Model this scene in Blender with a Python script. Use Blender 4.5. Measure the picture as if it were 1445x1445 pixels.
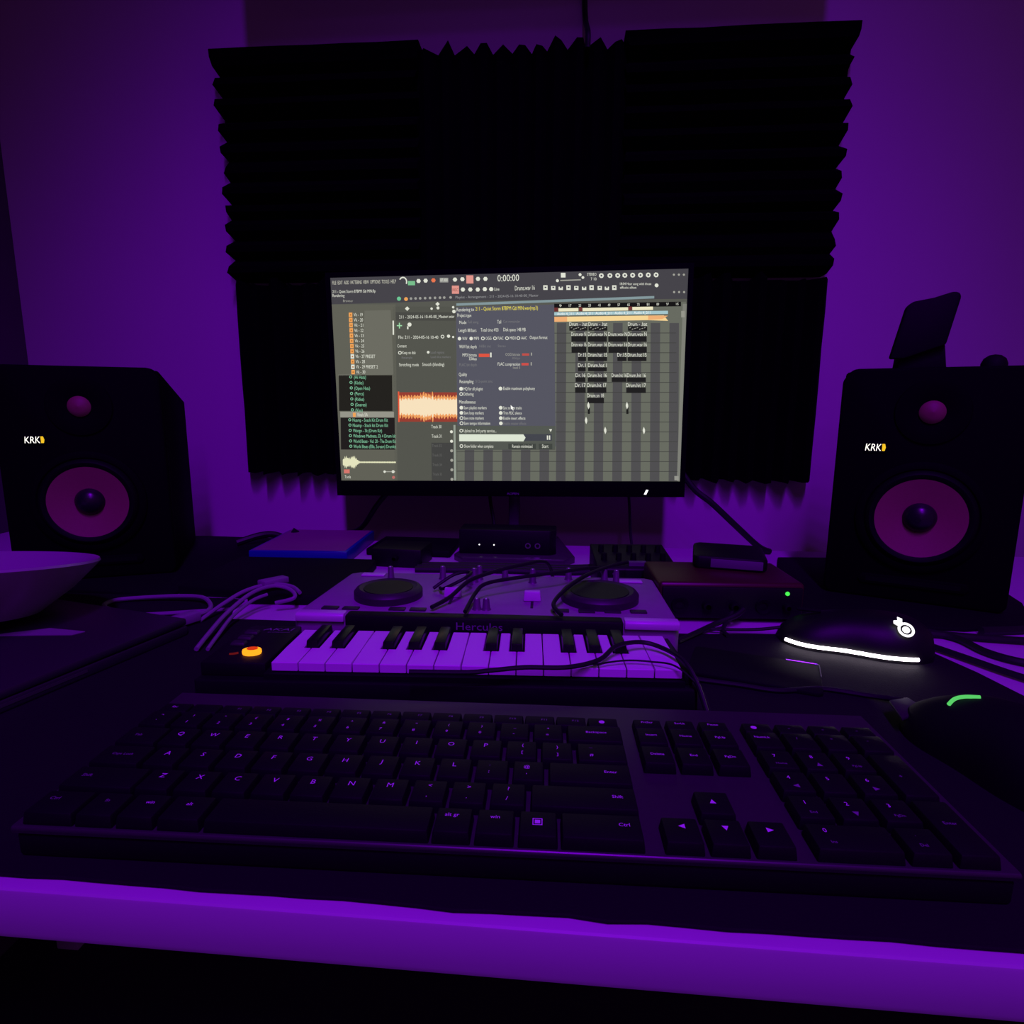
import bpy, bmesh, math, random
import numpy as np
from mathutils import Vector, Matrix

for o in list(bpy.data.objects): bpy.data.objects.remove(o)
SC = bpy.context.scene
COL = SC.collection
random.seed(7)
PI = math.pi
MM = 0.001            # every length below is in millimetres; the desk top is z = 0

# ------------------------------------------------------------------ camera
cam = bpy.data.cameras.new('camera'); camo = bpy.data.objects.new('camera', cam); COL.objects.link(camo)
cam.sensor_width = 36.0; cam.lens = 36.0 * 850.0 / 1445.0
cam.clip_start = 0.01; cam.clip_end = 50
Rm = (Matrix.Rotation(math.radians(4.75), 3, 'Z') @ Matrix.Rotation(math.radians(-9.8), 3, 'X') @ Matrix.Rotation(-0.0066, 3, 'Y'))
right, fwd, up = Rm.col[0], Rm.col[1], Rm.col[2]
camo.matrix_world = Matrix(((right.x, up.x, -fwd.x, 0), (right.y, up.y, -fwd.y, 0), (right.z, up.z, -fwd.z, 0.205), (0, 0, 0, 1)))
SC.camera = camo

# ------------------------------------------------------------------ light
SC.view_settings.view_transform = 'Standard'; SC.view_settings.look = 'None'
SC.view_settings.exposure = 0.0; SC.view_settings.gamma = 1.0; SC.view_settings.use_curve_mapping = False
W = bpy.data.worlds.new('world'); SC.world = W; W.use_nodes = True
W.node_tree.nodes['Background'].inputs[0].default_value = (0.42, 0.08, 0.58, 1)
W.node_tree.nodes['Background'].inputs[1].default_value = 0.19
# the room's purple light bar: an upright row of LED spots behind the viewer
LAMP_AIM = Vector((-0.06, 0.66, 0.10))
LAMP_ROW = [(0.80, 8), (1.02, 12), (1.24, 17), (1.46, 24), (1.68, 34), (1.88, 46), (2.04, 52)]
for lz, lw in LAMP_ROW:
    ld = bpy.data.lights.new('purple_light_bar', 'SPOT'); lamp = bpy.data.objects.new('purple_light_bar', ld); COL.objects.link(lamp)
    ld.energy = lw*.72; ld.color = (0.285, 0.0, 1.0); ld.spot_size = math.radians(64); ld.spot_blend = 1.0; ld.shadow_soft_size = 0.04
    lamp.location = (0.12, -0.58, lz); lamp.rotation_euler = (LAMP_AIM - lamp.location).to_track_quat('-Z', 'Y').to_euler()

# ------------------------------------------------------------------ materials
def lin(c):
    return tuple((v / 255 / 12.92 if v / 255 <= .04045 else ((v / 255 + .055) / 1.055) ** 2.4) for v in c)
MATS = {}
def mat(name, col, rough=.5, metal=0., emit=None, es=1., var=0., scale=60., bump=0., spec=.5):
    if name in MATS: return MATS[name]
    m = bpy.data.materials.new(name); m.use_nodes = True; MATS[name] = m
    nt = m.node_tree; b = nt.nodes['Principled BSDF']
    b.inputs['Base Color'].default_value = (*col, 1); b.inputs['Roughness'].default_value = rough
    b.inputs['Metallic'].default_value = metal; b.inputs['Specular IOR Level'].default_value = spec
    if emit:
        b.inputs['Emission Color'].default_value = (*emit, 1); b.inputs['Emission Strength'].default_value = es
    if var or bump:
        tc = nt.nodes.new('ShaderNodeTexCoord'); n = nt.nodes.new('ShaderNodeTexNoise')
        n.inputs['Scale'].default_value = scale; n.inputs['Detail'].default_value = 5
        nt.links.new(tc.outputs['Object'], n.inputs['Vector'])
        if var:
            mr = nt.nodes.new('ShaderNodeMapRange'); mr.inputs[3].default_value = 1 - var; mr.inputs[4].default_value = 1 + var
            nt.links.new(n.outputs['Fac'], mr.inputs[0])
            mx = nt.nodes.new('ShaderNodeVectorMath'); mx.operation = 'SCALE'; mx.inputs[0].default_value = col
            nt.links.new(mr.outputs[0], mx.inputs['Scale']); nt.links.new(mx.outputs[0], b.inputs['Base Color'])
        if bump:
            bp = nt.nodes.new('ShaderNodeBump'); bp.inputs['Strength'].default_value = bump; bp.inputs['Distance'].default_value = .001
            nt.links.new(n.outputs['Fac'], bp.inputs['Height']); nt.links.new(bp.outputs[0], b.inputs['Normal'])
    return m
def glow(name, srgb, s=1.):
    m = mat(name, (0, 0, 0), rough=1, emit=lin(srgb), es=s, spec=0.)
    return m
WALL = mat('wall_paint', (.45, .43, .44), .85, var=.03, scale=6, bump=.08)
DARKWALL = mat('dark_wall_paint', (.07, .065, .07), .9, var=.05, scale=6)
CARPET = mat('dark_floor', (.015, .014, .016), .95, var=.2, scale=80)
WHITE = mat('white_laminate', (.50, .49, .50), .42, var=.02, scale=20)
MATBLK = mat('mat_cloth', (.0036, .0034, .0039), .85, var=.15, scale=900, bump=.25, spec=.25)
FOAM = mat('black_foam', (.0008, .0008, .001), 1., var=.2, scale=300, bump=.3, spec=.05)
BLK = mat('black_plastic', (.0045, .0045, .005), .5, bump=.05, scale=400, spec=.25)
BLKM = mat('black_matte', (.0028, .0028, .0032), .75, bump=.08, scale=500, spec=.15)
GLOSS = mat('gloss_black', (.004, .004, .005), .18, spec=.4)
DECK = mat('keyboard_deck', (.040, .034, .040), .34, metal=.3, var=.08, scale=200)
KEYC = mat('keycap', (.0035, .0035, .004), .55, bump=.1, scale=800, spec=.2)
LEG = mat('key_print', (.72, .70, .76), .6)
LEGD = mat('key_print_worn', (.20, .18, .23), .6)
PWHITE = mat('piano_white', (.68, .64, .68), .5, spec=.2)
PBLACK = mat('piano_black', (.006, .006, .007), .3, spec=.25)
SILVER = mat('controller_silver', (.26, .25, .26), .5, var=.12, scale=90, bump=.05)
LIP = mat('controller_lip', (.60, .58, .60), .35)
DGREY = mat('dark_grey_rubber', (.022, .018, .023), .5)
SPK = mat('speaker_black', (.0013, .0013, .0016), .8, bump=.05, scale=500, spec=.06)
CONE = mat('aramid_cone', (.23, .16, .072), .6, var=.1, scale=500)
SURR = mat('rubber_surround', (.0025, .0025, .003), .6, spec=.1)
CAPB = mat('dust_cap', (.010, .010, .012), .3, spec=.4)
TWEET = mat('tweeter_dome', (.20, .14, .06), .6)
WCABLE = mat('white_cable', (.22, .21, .23), .5)
BCABLE = mat('black_cable', (.008, .008, .009), .5, spec=.3)
GCABLE = mat('grey_cable', (.10, .09, .11), .5)
BLUE = mat('blue_case_plastic', (.008, .02, .26), .3)
CASEINK = mat('game_case_cover', (.26, .12, .20), .4, var=.2, scale=12)
RED = mat('red_anodised', (.055, .005, .012), .4, metal=.3)
LAPTOP = mat('laptop_lid', (.026, .023, .028), .42, metal=.2, var=.05, scale=30)
STEEL = mat('brushed_steel', (.55, .55, .57), .35, metal=1.)
CERAM = mat('white_ceramic', (.30, .29, .30), .3)
KNOB = mat('grey_knob', (.10, .09, .105), .4)
BASEP = mat('monitor_base', (.05, .045, .05), .25)
SLABE = mat('drive_edge', (.12, .11, .13), .4)
WOOD = mat('shelf_board', (.35, .33, .33), .5, var=.1, scale=14)
LEDW = glow('led_white', (255, 240, 255), 9.0)
LEDS = glow('small_led_white', (255, 250, 255), 1.6)
LOGOW = glow('logo_white', (255, 250, 236), 1.5)
LOGOY = glow('logo_yellow', (235, 190, 40), 1.1)
LEDO = glow('button_orange', (255, 150, 30), 1.6)
LEDR = glow('button_red', (235, 60, 25), .8)
LEDDR = glow('button_red_dim', (120, 25, 30), .6)
LEDG = glow('led_green', (70, 225, 80), 1.3)
LEDG2 = glow('strip_green', (90, 205, 105), 1.0)

# ------------------------------------------------------------------ mesh helpers
class G:
    """collects shapes (mm) and links them as ONE mesh object"""
    def __init__(s): s.v = []; s.f = []; s.mi = []; s.cur = 0
    def add(s, vs, fs):
        n = len(s.v); s.v += [tuple(p) for p in vs]
        for f in fs: s.f.append([i + n for i in f]); s.mi.append(s.cur)
        return s
    def box(s, x0, x1, y0, y1, z0, z1):
        return s.add([(x0,y0,z0),(x1,y0,z0),(x1,y1,z0),(x0,y1,z0),(x0,y0,z1),(x1,y0,z1),(x1,y1,z1),(x0,y1,z1)],
                     [(3,2,1,0),(4,5,6,7),(0,1,5,4),(1,2,6,5),(2,3,7,6),(3,0,4,7)])
    def frustum(s, x0, x1, y0, y1, z0, z1, t):
        return s.add([(x0,y0,z0),(x1,y0,z0),(x1,y1,z0),(x0,y1,z0),(x0+t,y0+t,z1),(x1-t,y0+t,z1),(x1-t,y1-t,z1),(x0+t,y1-t,z1)],
                     [(3,2,1,0),(4,5,6,7),(0,1,5,4),(1,2,6,5),(2,3,7,6),(3,0,4,7)])
    def prism(s, poly, z0, z1, ax='z'):
        n = len(poly)
        def P(a, b, h): return {'z': (a, b, h), 'y': (a, h, b), 'x': (h, a, b)}[ax]
        vs = [P(a, b, z0) for a, b in poly] + [P(a, b, z1) for a, b in poly]
        fs = [list(range(n))[::-1], [n + i for i in range(n)]] + [(i, (i+1) % n, n + (i+1) % n, n + i) for i in range(n)]
        return s.add(vs, fs)
    def lathe(s, prof, c=(0,0,0), n=40, ax='z'):
        """prof: (radius, height) list; axis z or -y (front)"""
        vs = []; fs = []; m = len(prof)
        for k in range(n):
            a = 2*PI*k/n
            for r, h in prof:
                x, y, z = r*math.cos(a), r*math.sin(a), h
                if ax == 'y': x, y, z = x, -z, y
                vs.append((x+c[0], y+c[1], z+c[2]))
        for k in range(n):
            for j in range(m-1):
                a, b = k*m+j, ((k+1) % n)*m+j
                fs.append((a, b, b+1, a+1))
        return s.add(vs, fs)
    def tube(s, pts, r, n=8, sub=8, closed=False):
        P = [Vector(p) for p in pts]; Q = []
        if len(P) == 2: Q = P
        else:
            for i in range(len(P)-1):
                p0 = P[max(i-1,0)]; p1 = P[i]; p2 = P[i+1]; p3 = P[min(i+2,len(P)-1)]
                for k in range(sub):
                    t = k/sub
                    Q.append(.5*((2*p1)+(p2-p0)*t+(2*p0-5*p1+4*p2-p3)*t*t+(3*p1-p0-3*p2+p3)*t**3))
            Q.append(P[-1])
        vs = []; fs = []; u = None
        for i, q in enumerate(Q):
            d = (Q[min(i+1,len(Q)-1)] - Q[max(i-1,0)]).normalized()
            if u is None: u = d.orthogonal().normalized()
            u = (u - d*u.dot(d)).normalized(); w = d.cross(u)
            for k in range(n):
                a = 2*PI*k/n; vs.append(q + r*(math.cos(a)*u + math.sin(a)*w))
        for i in range(len(Q)-1):
            for k in range(n):
                fs.append((i*n+k, i*n+(k+1) % n, (i+1)*n+(k+1) % n, (i+1)*n+k))
        fs.append(list(range(n))[::-1]); fs.append([(len(Q)-1)*n+k for k in range(n)])
        return s.add(vs, fs)
    def mesh(s, name, mats, bevel=0., seg=2, smooth=True, angle=35):
        me = bpy.data.meshes.new(name)
        me.from_pydata([(x*MM, y*MM, z*MM) for x, y, z in s.v], [], s.f)
        for m in (mats if isinstance(mats, (list, tuple)) else [mats]): me.materials.append(m)
        me.polygons.foreach_set('material_index', s.mi)
        bm = bmesh.new(); bm.from_mesh(me)
        bmesh.ops.recalc_face_normals(bm, faces=bm.faces) if not getattr(s, 'flat', False) else None
        if bevel:
            es = [e for e in bm.edges if len(e.link_faces) == 2 and e.calc_face_angle(0) > .5]
            bmesh.ops.bevel(bm, geom=es, offset=bevel*MM, segments=seg, affect='EDGES', profile=.5, clamp_overlap=True)
        bm.to_mesh(me); bm.free()
        if smooth:
            me.polygons.foreach_set('use_smooth', [True]*len(me.polygons)); me.set_sharp_from_angle(angle=math.radians(angle))
        me.update()
        return me
    def obj(s, name, mats, parent=None, **kw):
        o = bpy.data.objects.new(name, s.mesh(name, mats, **kw)); COL.objects.link(o)
        if parent: o.parent = parent
        return o
def tag(o, label, cat, group=None, kind=None):
    o['label'] = label; o['category'] = cat
    if group: o['group'] = group
    if kind: o['kind'] = kind
    return o
def struct(o): o['kind'] = 'structure'; return o
def thing(name, label, cat, loc=(0,0,0), rz=0., group=None, rot=None):
    o = bpy.data.objects.new(name, None); COL.objects.link(o); o.empty_display_size = .02
    o.location = Vector(loc)*MM; o.rotation_euler = rot if rot else (0, 0, rz)
    return tag(o, label, cat, group)
def inst(name, me, parent, loc=(0,0,0), rot=(0,0,0)):
    o = bpy.data.objects.new(name, me); COL.objects.link(o); o.parent = parent
    o.location = Vector(loc)*MM; o.rotation_euler = rot
    return o
_tc = {}
def glyphs(txt, italic=0.):
    """flat outline of a line of lettering: verts (cap height about 0.7), faces, width"""
    if (txt, italic) in _tc: return _tc[(txt, italic)]
    cu = bpy.data.curves.new('t', 'FONT'); cu.body = txt; cu.size = 1.; cu.resolution_u = 2; cu.shear = italic; cu.fill_mode = 'FRONT'
    o = bpy.data.objects.new('t', cu); COL.objects.link(o)
    dg = bpy.context.evaluated_depsgraph_get(); me = bpy.data.meshes.new_from_object(o.evaluated_get(dg))
    vs = [(v.co.x, v.co.y) for v in me.vertices]; fs = [list(p.vertices) for p in me.polygons]
    bpy.data.objects.remove(o); bpy.data.curves.remove(cu); bpy.data.meshes.remove(me)
    xs = [a for a, b in vs] or [0]; w0 = min(xs); vs = [(a-w0, b) for a, b in vs]
    _tc[(txt, italic)] = (vs, fs, max(xs)-w0); return _tc[(txt, italic)]
def put_text(g, txt, x, y, h, plane, z, width=None, center=False, italic=0.):
    """plane 'z': lies flat facing up at height z; 'y': faces the viewer (-y) at depth z. h = cap height in mm"""
    vs, fs, w = glyphs(txt, italic)
    k = h/.7; kx = k if not width else width/max(w, .01)
    ox = x - (w*kx/2 if center else 0)
    g.add([(ox+a*kx, y+b*k, z) if plane == 'z' else (ox+a*kx, z, y+b*k) for a, b in vs], fs)
    return g

# ================================================================== THE ROOM
XL, XR, YB, YF, ZF, ZC = -955, 1500, 1030, -2300, -740, 2080
struct(G().box(XL-50, XR+50, YF-50, YB+50, ZF-40, ZF).obj('floor', CARPET))
struct(G().box(XL-50, XR+50, YF-50, YB+50, ZC, ZC+40).obj('ceiling', WALL))
struct(G().box(XL-50, XR+50, YB, YB+50, ZF, ZC).obj('wall_back', WALL))
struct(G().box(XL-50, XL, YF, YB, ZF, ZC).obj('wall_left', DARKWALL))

# ================================================================== DESK AND MAT
desk = thing('desk', 'long white laminate desk with a rounded front edge', 'desk', (0,0,ZF))
DT = 27
g = G(); prof = [(895,0),(895,-DT),(212,-DT),(209.5,-DT+2),(208.5,-DT+5),(208.5,-2.2),(208.8,-1.1),(209.5,-.35),(210.6,0)]
g.prism([(y, z-ZF) for y, z in prof], -900, 860, 'x'); g.obj('desk_top', WHITE, desk, angle=25)
for lx in (-870, 800):
    for ly in (240, 845):
        G().box(lx, lx+40, ly, ly+40, 0, -DT-ZF).obj('leg', WHITE, desk, bevel=2)
mp = []
for k in range(60):
    x = -560 + k*(928/59); mp.append((x, 214.4 + .35*math.sin(k*.9) + .25*math.sin(k*2.3+1) - (1.2 if k in (33, 37) else 0)))
mp += [(362,300),(350,380),(337,438),(330,476),(319,512),(312,532),(304,544),(292,549),(196,545),(121,538),(-262,534),(-318,533),(-330,560),(-334,590),(-350,594),(-560,594)]
tag(G().prism(mp, 0, 2.0).obj('desk_mat', MATBLK, bevel=.5, seg=1), 'large black cloth desk mat under the computer keyboard', 'desk mat')

# ================================================================== ACOUSTIC FOAM
def foam(x0, x1, z0, z1, along, label, n=11, seed=0):
    """wedge foam tile: the ridges run along x ('h') or along z ('v'); back at the wall, tips toward the room"""
    rnd = random.Random(seed); g = G()
    L0, L1 = (z0, z1) if along == 'h' else (x0, x1)
    a0, a1 = (x0, x1) if along == 'h' else (z0, z1)
    p = (L1-L0)/n
    prof = [(L0, 24)]                       # (position across the ridges, depth out of the wall)
    for k in range(n):
        c = L0 + (k+.5)*p + rnd.uniform(-.1, .1)*p
        d = 43 + rnd.uniform(-9, 3)
        prof += [(c-.16*p, d), (c+.16*p, d+rnd.uniform(-2, 1)), (L0+(k+1)*p - (rnd.uniform(-.1,.14)*p if k < n-1 else 0), 22 + rnd.uniform(-3, 5))]
    if along == 'h': prof[-2:] = [(L1-.35*p, 46), (L1, 47), (L1, 20)]
    m = 7; rows = []
    for j in range(m):
        t = j/(m-1); row = []
        for i, (s, d) in enumerate(prof):
            e = 0
            if j in (0, m-1): e = (rnd.uniform(-2, 5) if d > 30 else rnd.uniform(-3, 1))*(1 if j else -1)
            if j in (0, m-1) and along == 'h' and s > L1-.5*p: e = 6*(1 if j else -1)
            if j == m-1 and along == 'v': e = rnd.uniform(-9, 9) if d > 30 else -3
            w = a0 + (a1-a0)*t + e; dd = d + (rnd.uniform(-1.5, 1.5) if 0 < j < m-1 else 0)
            row.append((w, YB-dd, s) if along == 'h' else (s, YB-dd, w))
        lo, hi = prof[0][0], prof[-1][0]; w = row[0][0] if along == 'h' else row[0][2]
        row += [(w, YB, hi), (w, YB, lo)] if along == 'h' else [(hi, YB, w), (lo, YB, w)]
        rows.append(row)
    k = len(rows[0]); vs = [q for r in rows for q in r]; fs = []
    for j in range(m-1):
        for i in range(k): fs.append((j*k+i, j*k+(i+1) % k, (j+1)*k+(i+1) % k, (j+1)*k+i))
    fs.append(list(range(k))[::-1]); fs.append([(m-1)*k+i for i in range(k)])
    g.add(vs, fs)
    return tag(g.obj('foam_panel', FOAM, smooth=False), label, 'foam panel', 'acoustic foam panels on the wall')
fx = [-546, -231, 84, 399]
foam(fx[0], fx[1]-1, 410, 742, 'h', 'upper black wedge foam panel with level ridges above the speaker by the bowl', seed=1)
foam(fx[1], fx[2]-1, 410, 734, 'v', 'upper middle black wedge foam panel with ragged upright ridges', seed=2)
foam(fx[2], fx[3], 410, 742, 'h', 'upper black wedge foam panel with level ridges beside the black stand', seed=3)
foam(fx[0], fx[1]-1, 92, 405, 'v', 'lower black wedge foam panel with upright ridges above the blue game case', seed=4)
foam(fx[1], fx[2]-1, 92, 405, 'h', 'lower middle black wedge foam panel behind the lit monitor', seed=5)
foam(fx[2], fx[3], 92, 405, 'v', 'lower black wedge foam panel with upright ridges above the red audio interface', seed=6)

# unseen cabinet added above the foam to shade the wall over it
sh = thing('shading_cabinet', 'unseen white cabinet added above the black foam panels to shade the wall', 'cabinet', (-48, YB, 858))
G().box(-390, 390, -182, 0, 0, 340).obj('body', WHITE, sh, bevel=1.5)
for sx in (-1, 1):
    d_ = G().box(min(sx*2, sx*389), max(sx*2, sx*389), -200, -183, 1, 339).obj('door', WHITE, sh, bevel=1.5)
    G().tube([(sx*22, -200, 30), (sx*22, -214, 34), (sx*22, -214, 110), (sx*22, -200, 114)], 4).obj('handle', STEEL, d_)
tag(G().tube([(20, YB-6, 857), (19, YB-7, 815), (21, YB-8, 780), (24, YB-48, 742), (24, YB-50, 720)], 4).obj('hanging_cable', BCABLE), 'black cable hanging from the cabinet onto the foam panels', 'cable')

# ================================================================== MONITOR
mon = thing('monitor', 'black flat monitor with a lit screen of music software', 'monitor', (-80.5, 850, 0))
ROLL = -0.0135
def headpart(o):
    o.location = (0, 0, .243); o.rotation_euler = (0, ROLL, 0); return o
SW, SH = 484/2, 281/2
headpart(G().box(-SW-7, SW+7, 1.2, 26, -SH-22, SH+7).obj('housing', SPK, mon, bevel=2.5))
headpart(G().box(-130, 130, 26, 48, -90, 80).obj('rear_cover', BLKM, mon, bevel=8))
fr = G(); fr.box(-SW-7, -SW, -1, 1.2, -SH-22, SH+7); fr.box(SW, SW+7, -1, 1.2, -SH-22, SH+7); fr.box(-SW, SW, -1, 1.2, SH, SH+7)
headpart(fr.obj('bezel', SPK, mon))
chin = headpart(G().box(-SW, SW, -2.5, 1.2, -SH-22, -SH).obj('chin', SPK, mon, bevel=.8))
put_text(G(), 'AOPEN', 9, -SH-19.5, 3.2, 'y', -2.7, width=17, center=True).obj('brand_name', LEGD, chin, smooth=False)
G().prism([(193,-SH-18),(196,-SH-18.5),(199,-SH-12),(196,-SH-11.5)], -3.2, -2.6, 'y').obj('power_light', LEDS, chin, smooth=False)
screen = headpart(G().box(-SW, SW, .2, 1.2, -SH, SH).obj('screen', GLOSS, mon, smooth=False))
G().box(2, 18, 30, 50, 8, 150).obj('neck', BASEP, mon, bevel=4)
ng = G(); ng.prism([(-50, -79), (86, -79), (100, -60), (76, 70), (-40, 70), (-64, -60)], 0, 9); ng.obj('base', BASEP, mon, bevel=1.2)

# --- the picture on the screen.  Layout in a 1445-pixel drawing of the screen, mapped flat onto the panel
_src = [(468,391.6),(973.5,378.4),(957.6,677.6),(480.7,677.5)]
_dst = [(-SW,SH),(SW,SH),(SW,-SH),(-SW,-SH)]
_A = []; _b = []
for (x, y), (u, v) in zip(_src, _dst):
    _A += [[x,y,1,0,0,0,-u*x,-u*y],[0,0,0,x,y,1,-v*x,-v*y]]; _b += [u, v]
_h = np.append(np.linalg.solve(np.array(_A, float), np.array(_b, float)), 1).reshape(3,3)
def scr(x, y):
    q = _h @ np.array((x, y, 1.)); return max(-SW, min(SW, q[0]/q[2])), max(-SH, min(SH, q[1]/q[2]))
class Panel:
    def __init__(s): s.g = G(); s.g.flat = True; s.m = []
    def use(s, c, k=1.0):
        m = glow('screen_%02x%02x%02x' % tuple(c), c, k)
        if m not in s.m: s.m.append(m)
        s.g.cur = s.m.index(m)
    def poly(s, pts, c, layer=1):
        s.use(c); q = [scr(*p) for p in pts]; d = -.12*layer
        area = sum(q[i][0]*q[(i+1) % len(q)][1]-q[(i+1) % len(q)][0]*q[i][1] for i in range(len(q)))
        if area < 0: q = q[::-1]
        s.g.add([(a, d, b) for a, b in q], [list(range(len(q)))])
    def rect(s, x0, y0, x1, y1, c, layer=1, dy=0): s.poly([(x0,y0),(x1,y0+dy),(x1,y1+dy),(x0,y1)], c, layer)
    def dot(s, x, y, r, c, layer=3, n=8, sx=1.): s.poly([(x+r*sx*math.cos(2*PI*k/n), y+r*math.sin(2*PI*k/n)) for k in range(n)], c, layer)
    def ring(s, x, y, r, c, layer=3):
        n = 10
        for k in range(n):
            a, b = 2*PI*k/n, 2*PI*(k+1)/n
            s.poly([(x+r*math.cos(a),y+r*math.sin(a)),(x+r*math.cos(b),y+r*math.sin(b)),(x+.6*r*math.cos(b),y+.6*r*math.sin(b)),(x+.6*r*math.cos(a),y+.6*r*math.sin(a))], c, layer)
    def text(s, txt, x0, x1, yc, h, c, layer=4, dy=0.):
        """yc: middle of the capitals; runs from x0 to x1"""
        s.use(c); vs, fs, w = glyphs(txt); k = (x1-x0)/max(w, .01); kh = h/.7; d = -.12*layer
        s.g.add([(p[0], d, p[1]) for p in (scr(x0+a*k, yc+h/2-b*kh+dy*(a*k/max(1, x1-x0))) for a, b in vs)], fs)
    def done(s, name): return s.g.obj(name, s.m, screen, smooth=False)
WH, GR, DM, GN, OR, YE = (226,228,214), (165,165,155), (120,120,122), (135,205,165), (240,165,90), (240,225,80)
p = Panel()                                                   # desktop background of the program and its tool bars
p.poly([(468,391.6),(973.5,378.4),(957.6,677.6),(480.7,677.5)], (88,89,82), 0)
p.poly([(468,391.6),(973.5,378.4),(972,421),(640,424),(469.6,429)], (70,68,74), 1)
p.text('FILE  EDIT  ADD  PATTERNS  VIEW  OPTIONS  TOOLS  HELP', 471, 561, 398.5, 5.2, (205,204,188), dy=-2)
p.text('211 - Quiet Storm 87BPM G# MIN.flp', 471, 532, 411, 4.2, WH, dy=-1); p.text('Rendering', 471, 488, 416.5, 4.2, WH)
p.text('Browser', 486, 500, 424, 3.4, GR)
for k in range(9):                                            # magnet
    a, b = PI*(1+k/9)+.5, PI*(1+(k+1)/9)+.5
    p.poly([(571+6*math.cos(a),397+7*math.sin(a)),(571+6*math.cos(b),397+7*math.sin(b)),(571+4.3*math.cos(b),397+5.2*math.sin(b)),(571+4.3*math.cos(a),397+5.2*math.sin(a))], WH, 3)
p.rect(578,396,588,402, (120,190,140), 3)
for x, y, c in ((593,396,WH),(603,395.5,WH),(614,395,(235,120,80)),(644.5,394,WH),(655,393.5,WH),(677,393,WH),(687.5,393,WH),(655.5,408,WH),(666,408,WH),(676.5,408,WH),(686.5,407.5,WH),(695.5,407.5,WH)): p.dot(x, y, 3.2, c, 3, 6)
p.rect(623,391.5,635,398, (150,150,146), 3); p.text('87.000', 624, 634, 394.6, 4, WH, 5)
p.rect(660.5,388,670.5,399.5, (225,150,140), 3); p.rect(640,402.5,650,414, (225,150,140), 3); p.text('REC', 641, 649, 408.5, 4, (140,70,66), 5)
p.text('Line', 700, 707, 407.3, 4.5, WH)
p.text('0:00:00', 704.5, 735, 392, 9.5, WH, dy=-1)
p.text('Drums.wav 16', 729, 757, 406, 6.5, WH, dy=-1)
for k, x in enumerate((772,783,793.5,804.5,815.5,826.5,837,848.5,858.5,869)):
    p.rect(x-3, 402+(k % 3), x+3, 408.5, WH, 3); p.rect(x-1.2, 404, x+1.4, 406, (84,82,90), 4)
p.dot(789,395.5,2.2,WH); p.rect(794,384.5,800.5,391,WH,3); p.rect(793,394.5,822,396,GR,3,-1); p.dot(821,387,2.2,WH); p.dot(825,391,2,WH)
p.text('STEREO', 831, 844, 386.5, 4, WH); p.text('7 10', 836, 844, 393, 4, WH)
for x in (851,863,874,884,895,906,917,928): p.dot(x, 388.4-(x-851)*.014, 3.6, WH, 3, 7); p.dot(x, 388.4-(x-851)*.014, 1.5, (80,78,88), 4, 6)
p.text('18:04 Hear song with those', 877, 921, 399.8, 3.6, WH); p.text('effects often', 877, 900, 405, 3.6, WH); p.dot(928.5,402,2.8,WH)
for x in (953,960,967): p.dot(x, 387, 1.6, GR); p.dot(x, 411.5, 1.6, GR)
p.text('Playlist - Arrangement - 211 - 2024-05-16 10-40-00_Master', 645, 762, 419, 3.6, (150,150,152), dy=-3)
p.poly([(646,427.5),(925,417),(925,420.5),(646,431)], (132,152,156), 3)
p.done('toolbar')
p = Panel()                                                   # browser column
p.rect(469.5,429,560,677.5, (97,97,87), 1)
p.poly([(516,438),(553,437),(556,528),(478,530),(477,528),(512,527)], (108,108,98), 2)
for k in range(12):
    y = 443.6+k*7.35; x = 496.5+k*.25
    c = OR if k not in (8, 10) else WH
    p.rect(x-2.8, y-3, x+2.2, y+3.2, c, 3); p.dot(x-.2, y+.3, 1.2, (180,110,50), 4, 6)
    p.text('Vk - %d%s' % (19+k, ' PRESET' if k == 8 else ' PRESET 2' if k == 10 else ''), x+4, x+17+(15 if k == 8 else 18 if k == 10 else 0), y, 4.6, WH)
p.rect(478.5,529,554,579.5, (36,34,31), 2); p.rect(480.5,589,557,634, (34,30,31), 2); p.rect(480,580.5,556,588.5, (150,149,138), 2)
for k, t in enumerate(('(Hi Hats)','(Kicks)','(Open Hats)','(Percs)','(Rides)','(Snares)','(Vox)')):
    p.ring(495.5+k*.3, 531.5+k*7.75, 2.1, GN); p.text(t, 500+k*.3, 500+k*.3+(17,13,22,13,13,16,10)[k], 531.8+k*7.75, 4.8, GN)
p.rect(498,582,502,588, OR, 3); p.text('Vinals 5A', 504, 519, 584.6, 5, WH)
for k, (t, w) in enumerate((('Nuamp - Snack Kit Drum Kit',50),('Nuamp - Stack kit Drum Kit',50),('Wango - 7k (Drum Kit)',41),('Windows Madness, Dj 4 Drum kit',60),('World Beats - Vol. 20 - The Drum Kit',60),('World Beats (Ellis, Scream) Drumkit',60))):
    p.ring(493.5+k*.2, 592+k*7.45, 2.1, GN); p.text(t, 497.5+k*.2, 497.5+k*.2+w, 592.2+k*7.45, 4.8, GN)
top = []; bot = []
for k in range(76):
    t = k/75; a = max(1.0, 7*math.exp(-((t-.2)/.08)**2) + 5.5*math.exp(-((t-.06)/.05)**2) + 2.2*math.exp(-t*5)) * (1+.35*math.sin(k*2.7))
    top.append((483+75*t, 651.8-a)); bot.append((483+75*t, 651.8+a))
for k in range(75): p.poly([top[k], top[k+1], bot[k+1], bot[k]], (228,228,190), 3)
p.rect(484.5,662,492.5,667.5, (215,120,110), 3); p.text('Tools', 485.5, 494, 672.3, 4.4, WH); p.dot(542,665,1.8,WH); p.rect(543,664.4,557,665.6,GR,3); p.dot(554,665,2.2,WH); p.dot(554.5,673,2.2,(190,110,105))
p.done('browser_list')
p = Panel()                                                   # sample window and track names
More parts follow.
